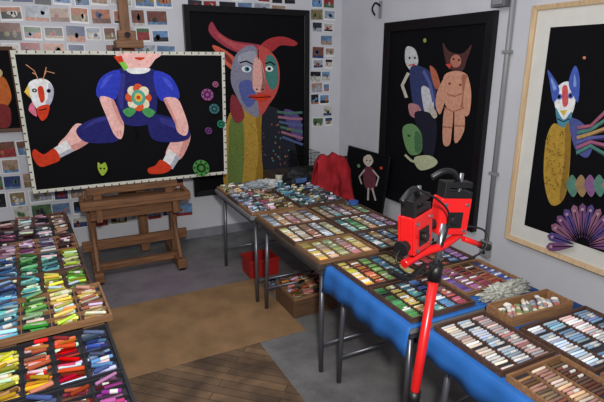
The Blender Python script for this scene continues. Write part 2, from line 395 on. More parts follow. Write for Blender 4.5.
S += [((.8, .76, .45), [(612, 60), (640, 56), (650, 120), (625, 140)], 1), ((.65, .33, .33), el(640, 200, 20, 26), 0), ((.8, .5, .4), el(586, 60, 1.6), 0)]
framed((XR-.001, 1.585, .50), (0, 0, -pi/2), 1.17, 1.47, .028, .04, lw, 'wood-framed painting of a blue-eared creature with pale mount',
       [(530, 7), (792, -23), (705, 314), (508, 237)], S, matw=.10)

S = [((.8, .75, .7), [(358, 160), (364, 158), (367, 165), (362, 171), (357, 166)], 1), (K, el(360.5, 164, .8), 0), (K, el(364, 164, .8), 0), ((.42, .22, .26), [(358, 172), (366, 172), (369, 184), (366, 196), (358, 194), (356, 182)], 1),
 ((.75, .7, .68), line([(358, 174), (352, 182), (354, 190)], 1.6), 0), ((.75, .7, .68), line([(366, 174), (372, 182), (369, 192)], 1.6), 0),
 ((.75, .7, .68), line([(361, 194), (360, 208)], 1.8), 0), ((.75, .7, .68), line([(365, 194), (368, 208)], 1.8), 0), ((.8, .3, .2), el(375, 172, 1.5), 0), (GN, el(352, 170, 1.5, 2), 0)]
framed((2.50, 3.80, .004), (-.12, 0, -pi/2), .70, .84, .015, .02, blackframe, 'small black painting of a thin figure leaning against the wall',
       [(343, 148), (385, 160), (368, 262), (327, 238)], S, name='leaning_painting')
S = [((.75, .4, .2), [(4, 80), (12, 78), (16, 96), (10, 106), (2, 96)], 1), ((.8, .7, .5), el(8, 74, 3, 4), 0), ((.5, .2, .2), [(2, 104), (14, 104), (14, 122), (4, 122)], 1)]
framed((-.60, YB-.001, 1.12), (0, 0, 0), .70, .64, .03, .03, mat('brown_frame', (.33, .2, .13), .5), 'dark framed picture with orange shapes behind the easel',
       [(-60, 50), (18, 50), (24, 126), (-50, 136)], S)

# ---------------------------------------------------------------- photos pinned on wall
cols = [(.62, .52, .46), (.38, .48, .60), (.2, .2, .23), (.44, .28, .24), (.30, .40, .28), (.60, .62, .66), (.20, .26, .42), (.66, .42, .32), (.12, .12, .14), (.50, .44, .32), (.40, .54, .70), (.72, .70, .66), (.55, .2, .2)]
pcols = ['beige', 'slate blue', 'dark', 'brown', 'green', 'grey', 'navy', 'tan', 'black', 'olive', 'sky blue', 'cream', 'red']
bord = mat('photo_paper', (.88, .88, .88), .4, var=.02)
pr = random.Random(11)
def photo(x, z, w, h, tilt=0):
    ks = [pr.randrange(len(cols)) for _ in range(3)]
    m = [mat('photo_print_%d_%d' % (k, i), cols[k], .3, var=.45, scale=25+10*i) for i, k in enumerate(ks)]
    q = pr.random(); b = .007 if q < .5 else .001
    low = b*(2.4 if b > .003 and pr.random() < .4 else 1)
    mb = MB().box(-w/2, w/2, -.0015, 0, -h/2, h/2, bord)
    mb.box(-w/2+b, w/2-b, -.0021, -.0015, -h/2+low, h/2-b, m[0])
    mb.box(-w/2+b, w/2-b, -.0026, -.0021, -h/2+low, -h/2+low+h*(.15+.4*pr.random()), m[1])
    for _ in range(pr.randrange(1, 4)):
        cx = (pr.random()-.5)*w*.5; cz = (pr.random()-.6)*h*.3
        e = el(cx, cz, w*(.06+.1*pr.random()), h*(.12+.14*pr.random()), 10)
        mb.add([(a, -.0030, bz) for a, bz in e], [tuple(range(10))], m[2])
    o = mb.obj('pinned_photo', loc=(x, YB, z), rot=(0, tilt, 0))
    tag(o, 'small %s and %s print pinned to the white wall' % (pcols[ks[0]], pcols[ks[1]]), 'photograph', 'photographs pinned to the wall')
def photo_grid(x0, x1, z0, z1, sx, sz, skip=.1):
    z = z1
    while z > z0:
        x = x0+pr.random()*.04
        while x < x1:
            k = .60+.5*pr.random()
            w = sx*k; h = sz*(.76+.24*pr.random())
            if x+w > x1+.01: break
            if pr.random() > skip: photo(x+w/2, z-sz/2+.012*(pr.random()-.5), w, h, (pr.random()-.5)*.09)
            x += w+.006+.02*pr.random()
        z -= sz+.006
photo_grid(-.62, 1.04, 1.76, 2.2, .155, .13, .06)
photo_grid(1.08, 2.3, 2.16, 2.26, .15, .09, .2)
photo_grid(2.30, 2.60, 1.02, 2.26, .12, .11, .10)
photo_grid(-.62, 1.04, .30, 1.05, .16, .13, .12)

# ---------------------------------------------------------------- easel
ew = wood('easel_oak', (.36, .24, .16), (.52, .36, .24), 'Z', 7)
ewx = wood('easel_oak_cross', (.36, .24, .16), (.52, .36, .24), 'X', 7)
dk = mat('dark_metal', (.1, .1, .1), .4, .8)
ez = empty('easel', (.46, 3.85, 0), 'heavy oak studio easel with ledge and crossbars', 'easel')
for sx in (-.33, .30):
    MB().box(sx-.028, sx+.028, .10, .16, .10, .70, ew).obj('upright', ez, bevel=.004)
    MB().box(sx-.035, sx+.035, -.13, .40, .02, .10, ewx).obj('foot', ez, bevel=.008)
    for y in (-.10, .36): MB().cyl((sx-.02, y, .02), (sx+.02, y, .02), .02, dk).obj('caster', ez)
    MB().tube([(sx, -.08, .10), (sx, .13, .42)], .018, ew, 6).obj('brace', ez)
MB().box(-.42, .40, .09, .12, .21, .29, ewx).obj('crossbar', ez, bevel=.004)
MB().box(-.36, .34, .02, .07, .06, .11, ewx).obj('crossbar', ez, bevel=.004)
MB().box(-.34, .33, -.06, -.02, .50, .58, ewx).obj('crossbar', ez, bevel=.004)
MB().box(-.40, .40, -.13, .16, .60, .63, ewx).box(-.40, .40, -.135, -.11, .63, .665, ewx).box(-.40, -.37, -.11, .1, .63, .665, ewx).box(.37, .40, -.11, .1, .63, .665, ewx).obj('pigment_ledge', ez, bevel=.003)
MB().box(-.34, .34, .04, .10, .675, .722, ewx).box(-.3, -.24, .05, .09, .63, .68, ewx).box(.24, .30, .05, .09, .63, .68, ewx).obj('canvas_rest', ez, bevel=.003)
for sx in (-.28, .28): MB().box(sx-.02, sx+.02, -.12, -.03, .50, .62, ew).obj('ledge_bracket', ez, bevel=.003)
MB().box(.03, .10, .16, .21, .12, 2.45, ew).obj('mast', ez, bevel=.004)
MB().box(-.03, .16, -.01, .16, 1.745, 1.80, ewx).box(.0, .13, .10, .16, 1.80, 1.87, ewx).obj('canvas_clamp', ez, bevel=.005)
MB().cyl((.065, .10, 1.84), (.065, .06, 1.84), .02, dk).obj('clamp_knob', ez)
for i in range(16):
    c = pr.choice([(.3, .3, .32), (.5, .3, .3), (.3, .35, .5), (.75, .7, .65), (.2, .2, .2)])
    x = .10+i*.046; l = .014+.012*pr.random(); a = pr.random()*pi
    o = MB().cyl((-l*math.cos(a), -l*math.sin(a)*.6, 0), (l*math.cos(a), l*math.sin(a)*.6, 0), .008, pig(c), n=8).obj('pastel_stub', loc=(x, 3.80, .638))
    tag(o, 'worn pastel stub lying on the easel ledge', 'pastel', 'pastel stubs on the easel ledge')

# ---------------------------------------------------------------- tables
steel = mat('grey_steel_tube', (.42, .42, .45), .35, .7, var=.05)
def table(x0, x1, y0, y1, z, tm, label, rot=0, pivot=(0, 0)):
    c_ = Vector(((x0+x1)/2-pivot[0], (y0+y1)/2-pivot[1], 0)); c_ = Matrix.Rotation(rot, 3, 'Z') @ c_
    e = empty('folding_table', (c_.x+pivot[0], c_.y+pivot[1], 0), label, 'table', rot=(0, 0, rot))
    a, b = (x1-x0)/2, (y1-y0)/2
    MB().box(-a, a, -b, b, z-.028, z, tm).obj('table_top', e, bevel=.004)
    MB().box(-a+.03, a-.03, -b+.03, -b+.05, z-.07, z-.028, steel).box(-a+.03, a-.03, b-.05, b-.03, z-.07, z-.028, steel).box(-a+.03, -a+.05, -b+.05, b-.05, z-.07, z-.028, steel).box(a-.05, a-.03, -b+.05, b-.05, z-.07, z-.028, steel).obj('apron', e)
    for sy in (-1, 1):
        for sx in (-1, 1):
            MB().cyl((sx*(a-.06), sy*(b-.07), z-.06), (sx*(a-.05), sy*(b-.05), 0), .013, steel).obj('leg', e, smooth=True)
        MB().cyl((-(a-.056), sy*(b-.06), .16), ((a-.056), sy*(b-.06), .16), .009, steel).obj('crossbar', e, smooth=True)
    return e
ZT = .66
dtop = wood('dark_table_top', (.22, .19, .17), (.30, .26, .23), 'Y', 6)
gtop = mat('grey_laminate', (.45, .45, .46), .5)
table(1.06, 1.84, 2.90, 3.72, ZT, gtop, 'grey laminate folding table with steel legs and broken pastels')
table(1.08, 1.84, 1.99, 2.88, ZT, dtop, 'dark wood folding table with steel legs covered in trays')
table(1.12, 1.84, 1.31, 1.965, ZT-.004, gtop, 'steel-legged folding table under blue cloth holding colourful trays')
table(1.17, 1.88, .35, 1.27, ZT-.004, gtop, 'steel-legged folding table under blue cloth beside the red stand')
ROT = .062; PV = (.105, 1.34)
table(-.95, .115, .95, 3.62, .62, dtop, 'long dark table carrying rows of open pastel trays', ROT, PV)
blue = mat('blue_cloth', (.15, .38, .66), .55, var=.12, scale=10)
def cloth(x0, x1, y0, y1, z, drop, label):
    mb = MB(); ny = 40
    prof = [(x1-x0, .0), ((x1-x0)*.5, 0), (.01, 0), (.0, -.004), (-.004, -.03), (-.006, -drop*.6), (-.008, -drop)]
    vs = []
    for j in range(ny+1):
        y = (y1-y0)*j/ny
        for i, (px, pz) in enumerate(prof):
            k = max(0, i-3)/3
            vs.append((px-.006*k*(1+math.sin(y*40)), y, pz+(.008*math.sin(y*17) if i == 6 else 0)))
    n = len(prof); fs = []
    for j in range(ny):
        for i in range(n-1):
            a = j*n+i; fs.append((a, a+1, a+n+1, a+n))
    o = mb.add(vs, fs, blue).obj('tablecloth', smooth=True, loc=(x0, y0, z))
    s = o.modifiers.new('s', 'SOLIDIFY'); s.thickness = .003; s.offset = 0
    return tag(o, label, 'tablecloth')
cloth(1.112, 1.845, 1.305, 1.97, ZT-.001, .12, 'bright blue plastic cloth draped beneath colourful trays')
cloth(1.162, 1.885, .345, 1.275, ZT-.001, .10, 'bright blue plastic cloth hanging over the edge beside the stand')

# ---------------------------------------------------------------- pastel trays and sticks
rimw = wood('tray_wood', (.44, .31, .21), (.58, .43, .30), 'X', 8)
rimd = wood('tray_dark_wood', (.25, .18, .15), (.36, .26, .21), 'X', 8)
rimk = mat('tray_black', (.13, .13, .15), .6)
liner_l = mat('tray_liner_pale', (.48, .48, .47), .9)
liner_d = mat('tray_liner_dark', (.19, .18, .20), .9)
def pm(h, s, v):
    h = round((h % 1)*24)/24; s = round(min(1, max(0, s))*6)/6; v = round(min(.95, max(.1, v))*8)/8
    if s < .1: h = 0; s = 0
    c = colorsys.hsv_to_rgb(h, s, v)
    return mat('pastel_%d_%d_%d' % (h*24+.5, s*10, v*100), c, .85, var=.08, scale=50, spec=.1), (h, s, v)
def cname(h, s, v):
    if s < .17: return 'white' if v > .8 else ('grey' if v > .35 else 'black')
    n = ['red', 'orange', 'yellow', 'green', 'green', 'turquoise', 'blue', 'blue', 'violet', 'magenta', 'pink', 'red'][int((h*12+.5)) % 12]
    if n == 'orange' and v < .65: n = 'brown'
    if n == 'red' and s < .5 and v > .7: n = 'pink'
    return ('pale ' if s < .45 and v > .7 and n != 'pink' else ('dark ' if v < .45 else ''))+n
STUFF = MB(); NIND = [0]; CACHE = {}; BUD = [0]
wrapm = mat('paper_wrapper', (.80, .79, .76), .7, var=.05)
def stick_geo(L, r):
    n = 7; vs = []; fs = []
    rings = [(-L/2, r*.8), (-L/2+.003, r), (L/2-.003, r), (L/2, r*.8)]
    for x, q in rings:
        for k in range(n):
            t = 2*pi*k/n; vs.append((x, q*math.cos(t), q*math.sin(t)))
    for i in range(3):
        for k in range(n):
            a = i*n+k; b = i*n+(k+1) % n; fs.append((a, b, b+n, a+n))
    fs.append(tuple(reversed(range(n)))); fs.append(tuple(range(3*n, 4*n)))
    return vs, fs
def band_geo(L, r, off):
    n = 7; vs = []; q = r*1.06
    for x in (off-L*.2, off+L*.2):
        for k in range(n):
            t = 2*pi*k/n; vs.append((x, q*math.cos(t), q*math.sin(t)))
    fs = [(k, (k+1) % n, (k+1) % n+n, k+n) for k in range(n)]
    return vs, fs
def stick(x, y, z, ang, L, r, hsv, ind, band):
    m, q = pm(*hsv)
    if ind and NIND[0] < BUD[0]:
        key = (q, round(L*200)/200, round(r*1000)/1000, band)
        if key not in CACHE:
            mb = MB(); mb.add(*stick_geo(key[1], key[2]), m)
            if band: mb.add(*band_geo(key[1], key[2], key[1]*.12), wrapm)
            me = bpy.data.meshes.new('pastel_stick'); me.from_pydata(mb.v, [], mb.f)
            for mm in mb.mats: me.materials.append(mm)
            me.polygons.foreach_set('material_index', mb.m)
            me.polygons.foreach_set('use_smooth', [len(f) == 4 for f in mb.f]); me.update(); CACHE[key] = me
        o = bpy.data.objects.new('pastel_stick', CACHE[key]); C.objects.link(o)
        o.location = (x, y, z); o.rotation_euler = (0, 0, ang)
        tag(o, '%s pastel stick %slying in an open tray' % (cname(*q), 'with paper band ' if band else ''), 'pastel', 'pastel sticks in the trays'); NIND[0] += 1
    else:
        M = Matrix.Translation((x, y, z)) @ Matrix.Rotation(ang, 4, 'Z')
        vs, fs = stick_geo(L, r); STUFF.add([M @ Vector(v) for v in vs], fs, m)
        if band:
            vs, fs = band_geo(L, r, L*.12); STUFF.add([M @ Vector(v) for v in vs], fs, wrapm)
def tray(x0, x1, y0, y1, z, nx, ny, rim, liner, pal, desc, mode='rows', ind=False, hgt=.022, rot=0, r=.0048, bandp=0, pivot=None):
    R = random.Random(int(x0*100)+int(y0*1000))
    cx, cy = (x0+x1)/2, (y0+y1)/2; a, b = (x1-x0)/2, (y1-y0)/2; w = .009
    if pivot:
        d = Matrix.Rotation(rot, 3, 'Z') @ Vector((cx-pivot[0], cy-pivot[1], 0)); cx, cy = pivot[0]+d.x, pivot[1]+d.y
    mb = MB().box(-a, a, -b, b, 0, .005, rim).box(-a+w, a-w, -b+w, b-w, .005, .0065, liner)
    mb.box(-a, a, -b, -b+w, .005, hgt, rim).box(-a, a, b-w, b, .005, hgt, rim).box(-a, -a+w, -b+w, b-w, .005, hgt, rim).box(a-w, a, -b+w, b-w, .005, hgt, rim)
    cw = (2*a-2*w)/nx; ch = (2*b-2*w)/ny
    for i in range(1, nx): mb.box(-a+w+i*cw-.002, -a+w+i*cw+.002, -b+w, b-w, .0065, hgt*.7, rim)
    for j in range(1, ny): mb.box(-a+w, a-w, -b+w+j*ch-.002, -b+w+j*ch+.002, .0065, hgt*.85, rim)
    o = mb.obj('pastel_tray', loc=(cx, cy, z), rot=(0, 0, rot))
    tag(o, desc, 'tray', 'pastel trays on the tables')
    ca, sa = math.cos(rot), math.sin(rot)
    zz = z+.0065
    for i in range(nx):
        for j in range(ny):
            ux = -a+w+(i+.5)*cw; uy0 = -b+w+j*ch+.004; uy1 = -b+w+(j+1)*ch-.004
            if mode == 'rows':
                n = int((uy1-uy0)/(2*r+.0032))
                for k in range(n):
                    if R.random() < .07: continue
                    yy = uy0+(k+.5)*(uy1-uy0)/n
                    hsv = pal(R, i/max(1, nx-1), (yy+b)/(2*b))
                    L = (cw-.010)*(.74+.18*R.random())
                    lx = ux+(R.random()-.5)*.006
                    stick(cx+lx*ca-yy*sa, cy+lx*sa+yy*ca, zz+r, rot+(R.random()-.5)*.08, L, r*(.9+.15*R.random()), hsv, ind, R.random() < bandp)
            else:
                base = pal(R, i/max(1, nx-1), (j+.5)/ny)
                n = max(2, int((uy1-uy0)/(2*r+.002)))
                for lay in range(3):
                    for k in range(int(n*(1, .8, .45)[lay])):
                        yy = uy0+.006+(uy1-uy0-.012)*((k+.5)/n if lay == 0 else R.random())
                        L = cw*(.45+.38*R.random())
                        lx = ux+(R.random()-.5)*max(0, cw-L-.012)
                        h = (base[0]+(R.random()-.5)*.10, base[1]+(R.random()-.5)*.4, base[2]+(R.random()-.5)*.5)
                        if R.random() < .07: h = (R.random(), .15, .85)
                        rr_ = r*(.8+.4*R.random())
                        an = rot+(R.random()-.5)*(.3, .7, 1.2)[lay]
                        stick(cx+lx*ca-yy*sa, cy+lx*sa+yy*ca, zz+rr_+lay*r*1.75, an, L, rr_, h, ind, R.random() < bandp)
def P(*cs, j=.06):
    def f(R, u, t):
        i = min(len(cs)-1, int(u*len(cs)*.999)); c = cs[i]
        return (c[0]+(R.random()-.5)*j, c[1]+(R.random()-.5)*.25, c[2]+(R.random()-.5)*.32)
    return f
def COLS(*cs):
    # each column of the tray has its own hue family, running light to dark
    def f(R, u, t):
        i = min(len(cs)-1, int(u*len(cs)*.999)); c = cs[i]
        if R.random() < .07: return (.1, .06, .82)
        return (c[0]+.06*(t-.5)+(R.random()-.5)*.05, c[1]+(R.random()-.5)*.3, c[2]*(1.2-.45*t)+(R.random()-.5)*.25)
    return f
ZS = ZT+.002
BUD[0] = 185
tray(1.465, 1.85, .80, 1.10, ZS, 4, 1, rimd, liner_d, P((.6, .12, .84), (.58, .22, .72), (.0, .1, .86), (.6, .25, .66)), 'dark wood tray of white and pale blue pastel sticks', ind=True, r=.0052, bandp=.25)
tray(1.185, 1.445, .93, 1.255, ZS, 3, 1, rimd, liner_d, P((.08, .12, .82), (.6, .12, .74), (.0, .15, .7)), 'dark wood tray of white and grey pastel sticks', ind=True, r=.0052, bandp=.25)
tray(1.465, 1.85, .48, .785, ZS, 4, 1, rimw, liner_d, P((.06, .45, .5), (.08, .3, .74), (.6, .2, .5), (.0, .35, .5)), 'wooden tray of brown, cream and grey pastel sticks', ind=True, r=.0052, bandp=.2)
tray(1.185, 1.445, .60, .915, ZS, 3, 1, rimw, liner_d, P((.07, .4, .5), (.06, .3, .7), (.05, .45, .45)), 'wooden tray of brown and tan pastel sticks', ind=True, r=.0052, bandp=.2)
tray(1.14, 1.475, 1.65, 1.955, ZS, 5, 1, rimd, liner_d, COLS((.13, .55, .8), (.06, .6, .7), (.25, .4, .6), (.55, .4, .6), (.12, .4, .75)), 'dark tray of yellow, green and orange pastel sticks', bandp=.12)
tray(1.14, 1.475, 1.33, 1.635, ZS, 5, 1, rimd, liner_d, COLS((.35, .4, .55), (.12, .45, .75), (.5, .4, .6), (.6, .45, .6), (.0, .45, .6)), 'dark tray of green, ochre and blue pastel sticks', bandp=.12)
tray(1.49, 1.83, 1.68, 1.955, ZS, 5, 1, rimd, liner_d, COLS((.95, .45, .7), (.0, .6, .65), (.05, .6, .7), (.6, .4, .55), (.8, .3, .6)), 'dark tray of pink, red and orange pastel sticks', bandp=.12)
tray(1.49, 1.83, 1.40, 1.665, ZS, 5, 1, rimw, liner_d, COLS((.75, .4, .5), (.9, .45, .55), (.98, .5, .5), (.04, .5, .5), (.65, .4, .5)), 'wooden tray of violet and crimson pastel sticks', bandp=.12)
ys = [1.995, 2.29, 2.585]
pals = [[COLS((.13, .45, .75), (.1, .3, .7), (.2, .3, .6), (.0, .25, .6), (.12, .4, .7)), COLS((.55, .3, .55), (.08, .35, .6), (.6, .3, .6), (.1, .3, .65), (.3, .3, .5))],
        [COLS((.12, .3, .75), (.1, .12, .72), (.06, .35, .6), (.6, .1, .66), (.15, .3, .65)), COLS((.5, .3, .5), (.35, .3, .5), (.1, .3, .6), (.6, .2, .5), (.9, .2, .5))],
        [COLS((.6, .1, .6), (.08, .3, .6), (0, .25, .5), (.1, .15, .6), (.6, .15, .5)), COLS((.1, .3, .5), (.5, .15, .5), (.9, .15, .5), (.05, .3, .5), (.3, .2, .5))]]
descs = [['yellow and olive', 'blue and ochre'], ['pale yellow and grey', 'teal and green'], ['grey and brown', 'muted mixed colour']]
for k, y in enumerate(ys):
    tray(1.09, 1.45, y, y+.285, ZS, 5, 1, rimw if k != 1 else rimd, liner_l if k < 2 else liner_d, pals[k][0], 'shallow tray of %s pastel sticks' % descs[k][0], r=.0052, bandp=.15)
    tray(1.47, 1.83, y, y+.285, ZS, 5, 1, rimd, liner_d, pals[k][1], 'shallow dark tray of %s pastel sticks' % descs[k][1], r=.0052, bandp=.15)
for k, y in enumerate([2.91, 3.18]):
    tray(1.07, 1.41, y, y+.26, ZS, 5, 3, rimd if k else rimw, liner_d, P((.6, .15, .5), (.95, .3, .5), (.1, .3, .55)), 'tray of broken grey and mauve pastels on grey table', mode='mess', r=.007, bandp=.15)
    tray(1.44, 1.80, y, y+.26, ZS, 5, 3, rimd, liner_d, P((.55, .3, .5), (.1, .3, .6), (.6, .15, .35)), 'tray of broken blue and ochre pastels on grey table', mode='mess', r=.007, bandp=.15)
tray(1.07, 1.36, 3.45, 3.70, ZS, 4, 3, rimw, liner_d, P((.1, .2, .6), (.6, .15, .5), (.3, .2, .5)), 'wooden tray of broken pale pastels by the rag', mode='mess', r=.007, bandp=.15)

ZL = .622
BUD[0] = 299
rows = [(1.34, .20, rimk, P((.0, .7, .55), (.62, .3, .65), (.02, .7, .5), (.9, .4, .5)), P((.6, .1, .85), (.95, .4, .8), (.0, .7, .7)), 'red and white'),
        (1.12, .21, rimk, P((.0, .6, .55), (.05, .4, .5), (.0, .6, .6)), P((.6, .1, .85), (.95, .4, .8), (.0, .7, .7)), 'dark red'),
        (1.55, .34, rimk, P((.14, .7, .75), (.06, .75, .65), (.01, .8, .6), (.6, .45, .55)), P((.02, .7, .7), (.14, .6, .85), (.06, .6, .6)), 'red, yellow and orange'),
        (1.90, .34, rimw, P((.55, .4, .6), (.3, .45, .55), (.14, .6, .75), (.08, .5, .65)), P((.55, .3, .7), (.5, .4, .6), (.2, .5, .7)), 'green, turquoise and yellow'),
        (2.26, .28, rimd, P((.6, .5, .6), (.48, .5, .55), (.15, .65, .75), (.25, .5, .6)), P((.3, .5, .5), (.45, .45, .5), (.14, .6, .7)), 'yellow, green and blue'),
        (2.56, .28, rimd, P((.6, .4, .5), (.38, .4, .42), (.5, .4, .45), (.15, .5, .6)), P((.6, .4, .45), (.5, .4, .45), (.7, .3, .4)), 'green and teal'),
        (2.86, .25, rimw, P((.9, .3, .48), (.75, .2, .42), (.0, .35, .42)), P((.0, .35, .4), (.9, .3, .35), (.8, .25, .4)), 'mauve and grey'),
        (3.13, .22, rimk, P((.95, .25, .42), (.6, .15, .42), (.05, .35, .42)), P((.9, .25, .4), (.0, .25, .4), (.6, .2, .35)), 'dusty mauve'),
        (3.37, .22, rimd, P((.0, .25, .42), (.9, .2, .38), (.05, .25, .45)), P((.9, .2, .4), (.0, .2, .4), (.6, .2, .35)), 'dusty brown')]
for k, (y, d, rim, p1, p2, nm) in enumerate(rows):
    zz = ZL+(.03 if k == 3 else 0)
    ny = 4 if d > .3 else 3
    tray(-.30, .105 if k != 3 else .13, y, y+d, zz, 4, ny, rim, liner_d, p1, 'open tray of broken %s pastels' % nm, mode='mess', ind=(k in (0, 2)), r=.0068, hgt=.028, rot=ROT, pivot=PV, bandp=.14)
    tray(-.73, -.315, y, y+d, zz, 4, ny, rim, liner_d, p2, 'open tray of broken %s pastels' % nm, mode='mess', r=.0068, hgt=.028, rot=ROT, pivot=PV, bandp=.14)
for x in (-.25, .06, -.68, -.38):
    d = Matrix.Rotation(ROT, 3, 'Z') @ Vector((x-PV[0], 2.07-PV[1], 0))
    tag(MB().box(-.04, .04, -.14, .14, 0, .029, rimw).obj('support_block', loc=(d.x+PV[0], d.y+PV[1], ZL), rot=(0, 0, ROT)), 'flat wooden block raising a tray on the long table', 'wood block')

tray(1.24, 1.58, 2.62, 2.92, .13, 4, 3, rimw, liner_d, P((.05, .4, .5), (.1, .3, .6), (.0, .4, .5)), 'wooden tray of brown pastels stored on a low crate', mode='mess', r=.008)
o = MB().box(-.17, .17, -.15, .15, 0, .13, wood('crate_wood', (.3, .22, .16), (.42, .31, .23), 'X')).obj('wooden_crate', loc=(1.41, 2.77, 0), bevel=.004); tag(o, 'low brown wooden crate supporting a tray under the table', 'crate')
tray(1.26, 1.60, 3.0, 3.24, .0, 4, 3, rimw, liner_d, P((.6, .2, .6), (.1, .3, .6), (.0, .4, .5)), 'wooden tray of grey pastels on the floor', mode='mess', r=.008)
redp = mat('red_plastic', (.60, .12, .11), .45, var=.08)
rc = empty('storage_crate', (1.32, 3.42, 0), 'small red plastic crate on the floor under the table', 'crate')
MB().box(-.12, .12, -.10, .10, 0, .01, redp).box(-.12, .12, -.10, -.09, .01, .15, redp).box(-.12, .12, .09, .10, .01, .15, redp).box(-.12, -.11, -.09, .09, .01, .15, redp).box(.11, .12, -.09, .09, .01, .15, redp).obj('crate_body', rc, bevel=.003)
for y in (-.105, .105): MB().box(-.13, .13, y-.006, y+.006, .13, .15, redp).obj('crate_rim', rc, bevel=.003)

o = STUFF.obj('pastel_sticks', smooth=True)
tag(o, 'hundreds of further pastel sticks in many colours filling trays', 'pastels'); o['kind'] = 'stuff'

# ---------------------------------------------------------------- lumps etc
def lump(name, loc, size, m, seed, amp=.35, freq=3, sub=3, label='', cat='', parent=None, group=None):
    bm = bmesh.new(); bmesh.ops.create_icosphere(bm, subdivisions=sub, radius=1)
    for v in bm.verts:
        n = noise.noise(v.co*freq+Vector((seed*3.1, seed, 0)))+.5*noise.noise(v.co*freq*2.3+Vector((seed, 7, 0)))
        v.co *= 1+amp*n
        v.co = Vector((v.co.x*size[0], v.co.y*size[1], max(v.co.z, -.6)*size[2]))
    zmin = min(v.co.z for v in bm.verts)
    for v in bm.verts: v.co.z -= zmin
    me = bpy.data.meshes.new(name); bm.to_mesh(me); bm.free(); me.materials.append(m)
    for p in me.polygons: p.use_smooth = True
    o = bpy.data.objects.new(name, me); C.objects.link(o); o.location = loc
    if parent: o.parent = parent
    elif label: tag(o, label, cat, group)
    return o
bx = MB(); w = .008
bx.box(-.17, .17, -.065, .065, 0, .006, rimw).box(-.17, .17, -.065, -.057, .006, .045, rimw).box(-.17, .17, .057, .065, .006, .045, rimw).box(-.17, -.162, -.057, .057, .006, .045, rimw).box(.162, .17, -.057, .057, .006, .045, rimw)
o = bx.obj('wooden_box', loc=(1.63, 1.19, ZS), bevel=.002, rot=(0, 0, -.05)); tag(o, 'shallow wooden box holding loose pastel lumps', 'box')
for i in range(52):
    x = 1.485+.0056*i; y = 1.150+.08*((i*7) % 5)/4-.05*(x-1.63); lv = 1 if i % 3 == 0 else 0
    c = pr.choice([(.8, .78, .75), (.82, .80, .76), (.7, .5, .45), (.75, .7, .55), (.55, .55, .6), (.65, .35, .3), (.45, .5, .35)])
    lump('pastel_lump', (x, y, ZS+.0065+.016*lv), (.017, .009, .011), pig(c), i, sub=2, label='crumbly pastel lump in the shallow wooden box', cat='pastel', group='pastel lumps in the wooden box').rotation_euler = (0, 0, pr.random()*3)
wadm = mat('crumpled_foil', (.66, .66, .62), .4, .2, var=.35, scale=60)
lump('crumpled_wrap', (1.66, 1.338, ZS), (.125, .032, .034), wadm, 4, amp=.7, freq=5, sub=5, label='crumpled greyish plastic wrap lying above the wooden box', cat='wrapping')
lump('crumpled_cloth', (1.47, 3.60, ZS), (.12, .09, .035), mat('pale_rag', (.72, .73, .72), .9, var=.2), 9, amp=.6, sub=4, label='crumpled pale rag on the grey table', cat='rag')
lump('work_cloth', (1.32, 3.50, ZS+.03), (.09, .05, .03), mat('grey_rag', (.55, .57, .6), .9, var=.3), 12, amp=.6, sub=4, label='grey crumpled cloth resting on pastel trays', cat='rag')
def jar(x, y, z, r, h, c, lc, label):
    e = empty('jar', (x, y, z), label, 'jar')
    MB().tube([(0, 0, 0), (0, 0, .004), (0, 0, h*.8), (0, 0, h*.86)], [r*.92, r, r, r*.8], mat('jar_'+c[0], c[1], .3), 18).obj('jar_body', e, smooth=True)
    MB().cyl((0, 0, h*.86), (0, 0, h), r*.84, mat('lid_'+lc[0], lc[1], .4), n=18).obj('lid', e, bevel=.001)
jar(1.60, 3.66, ZS, .03, .09, ('cream', (.7, .68, .6)), ('black', (.1, .1, .1)), 'small cream jar with black lid beside the bag')
jar(1.53, 3.475, ZS, .022, .07, ('teal', (.2, .4, .45)), ('white', (.8, .8, .8)), 'small teal jar with white lid on the grey table')
tp = MB(); tm = mat('blue_tape', (.2, .32, .6), .5)
n = 24; vs = []
for rr_, z in ((.018, 0), (.035, 0), (.035, .022), (.018, .022)):
    vs += [(rr_*math.cos(2*pi*k/n), rr_*math.sin(2*pi*k/n), z) for k in range(n)]
fs = [(i*n+k, i*n+(k+1) % n, ((i+1) % 4)*n+(k+1) % n, ((i+1) % 4)*n+k) for i in range(4) for k in range(n)]
tag(tp.add(vs, fs, tm).obj('tape_roll', loc=(1.79, 2.79, ZS+.022)), 'small roll of blue tape lying on a tray', 'tape')
bag = empty('shoulder_bag', (1.72, 3.57, ZS), 'slumped black bag with strap on the grey table', 'bag')
bgm = mat('black_nylon', (.08, .08, .10), .6, var=.3)
lump('bag_body', (0, 0, 0), (.12, .08, .085), bgm, 21, amp=.3, freq=2, sub=4, parent=bag)
MB().tube(smooth_path([(-.12, 0, .05), (-.15, -.06, .03), (-.2, -.1, .012), (-.1, -.15, .012), (.03, -.1, .03), (.1, -.03, .08)]), .007, bgm).obj('bag_strap', bag, smooth=True)
MB().box(-.05, .05, -.095, -.085, .03, .07, mat('blue_tag', (.25, .35, .55))).obj('bag_pocket', bag, bevel=.004)

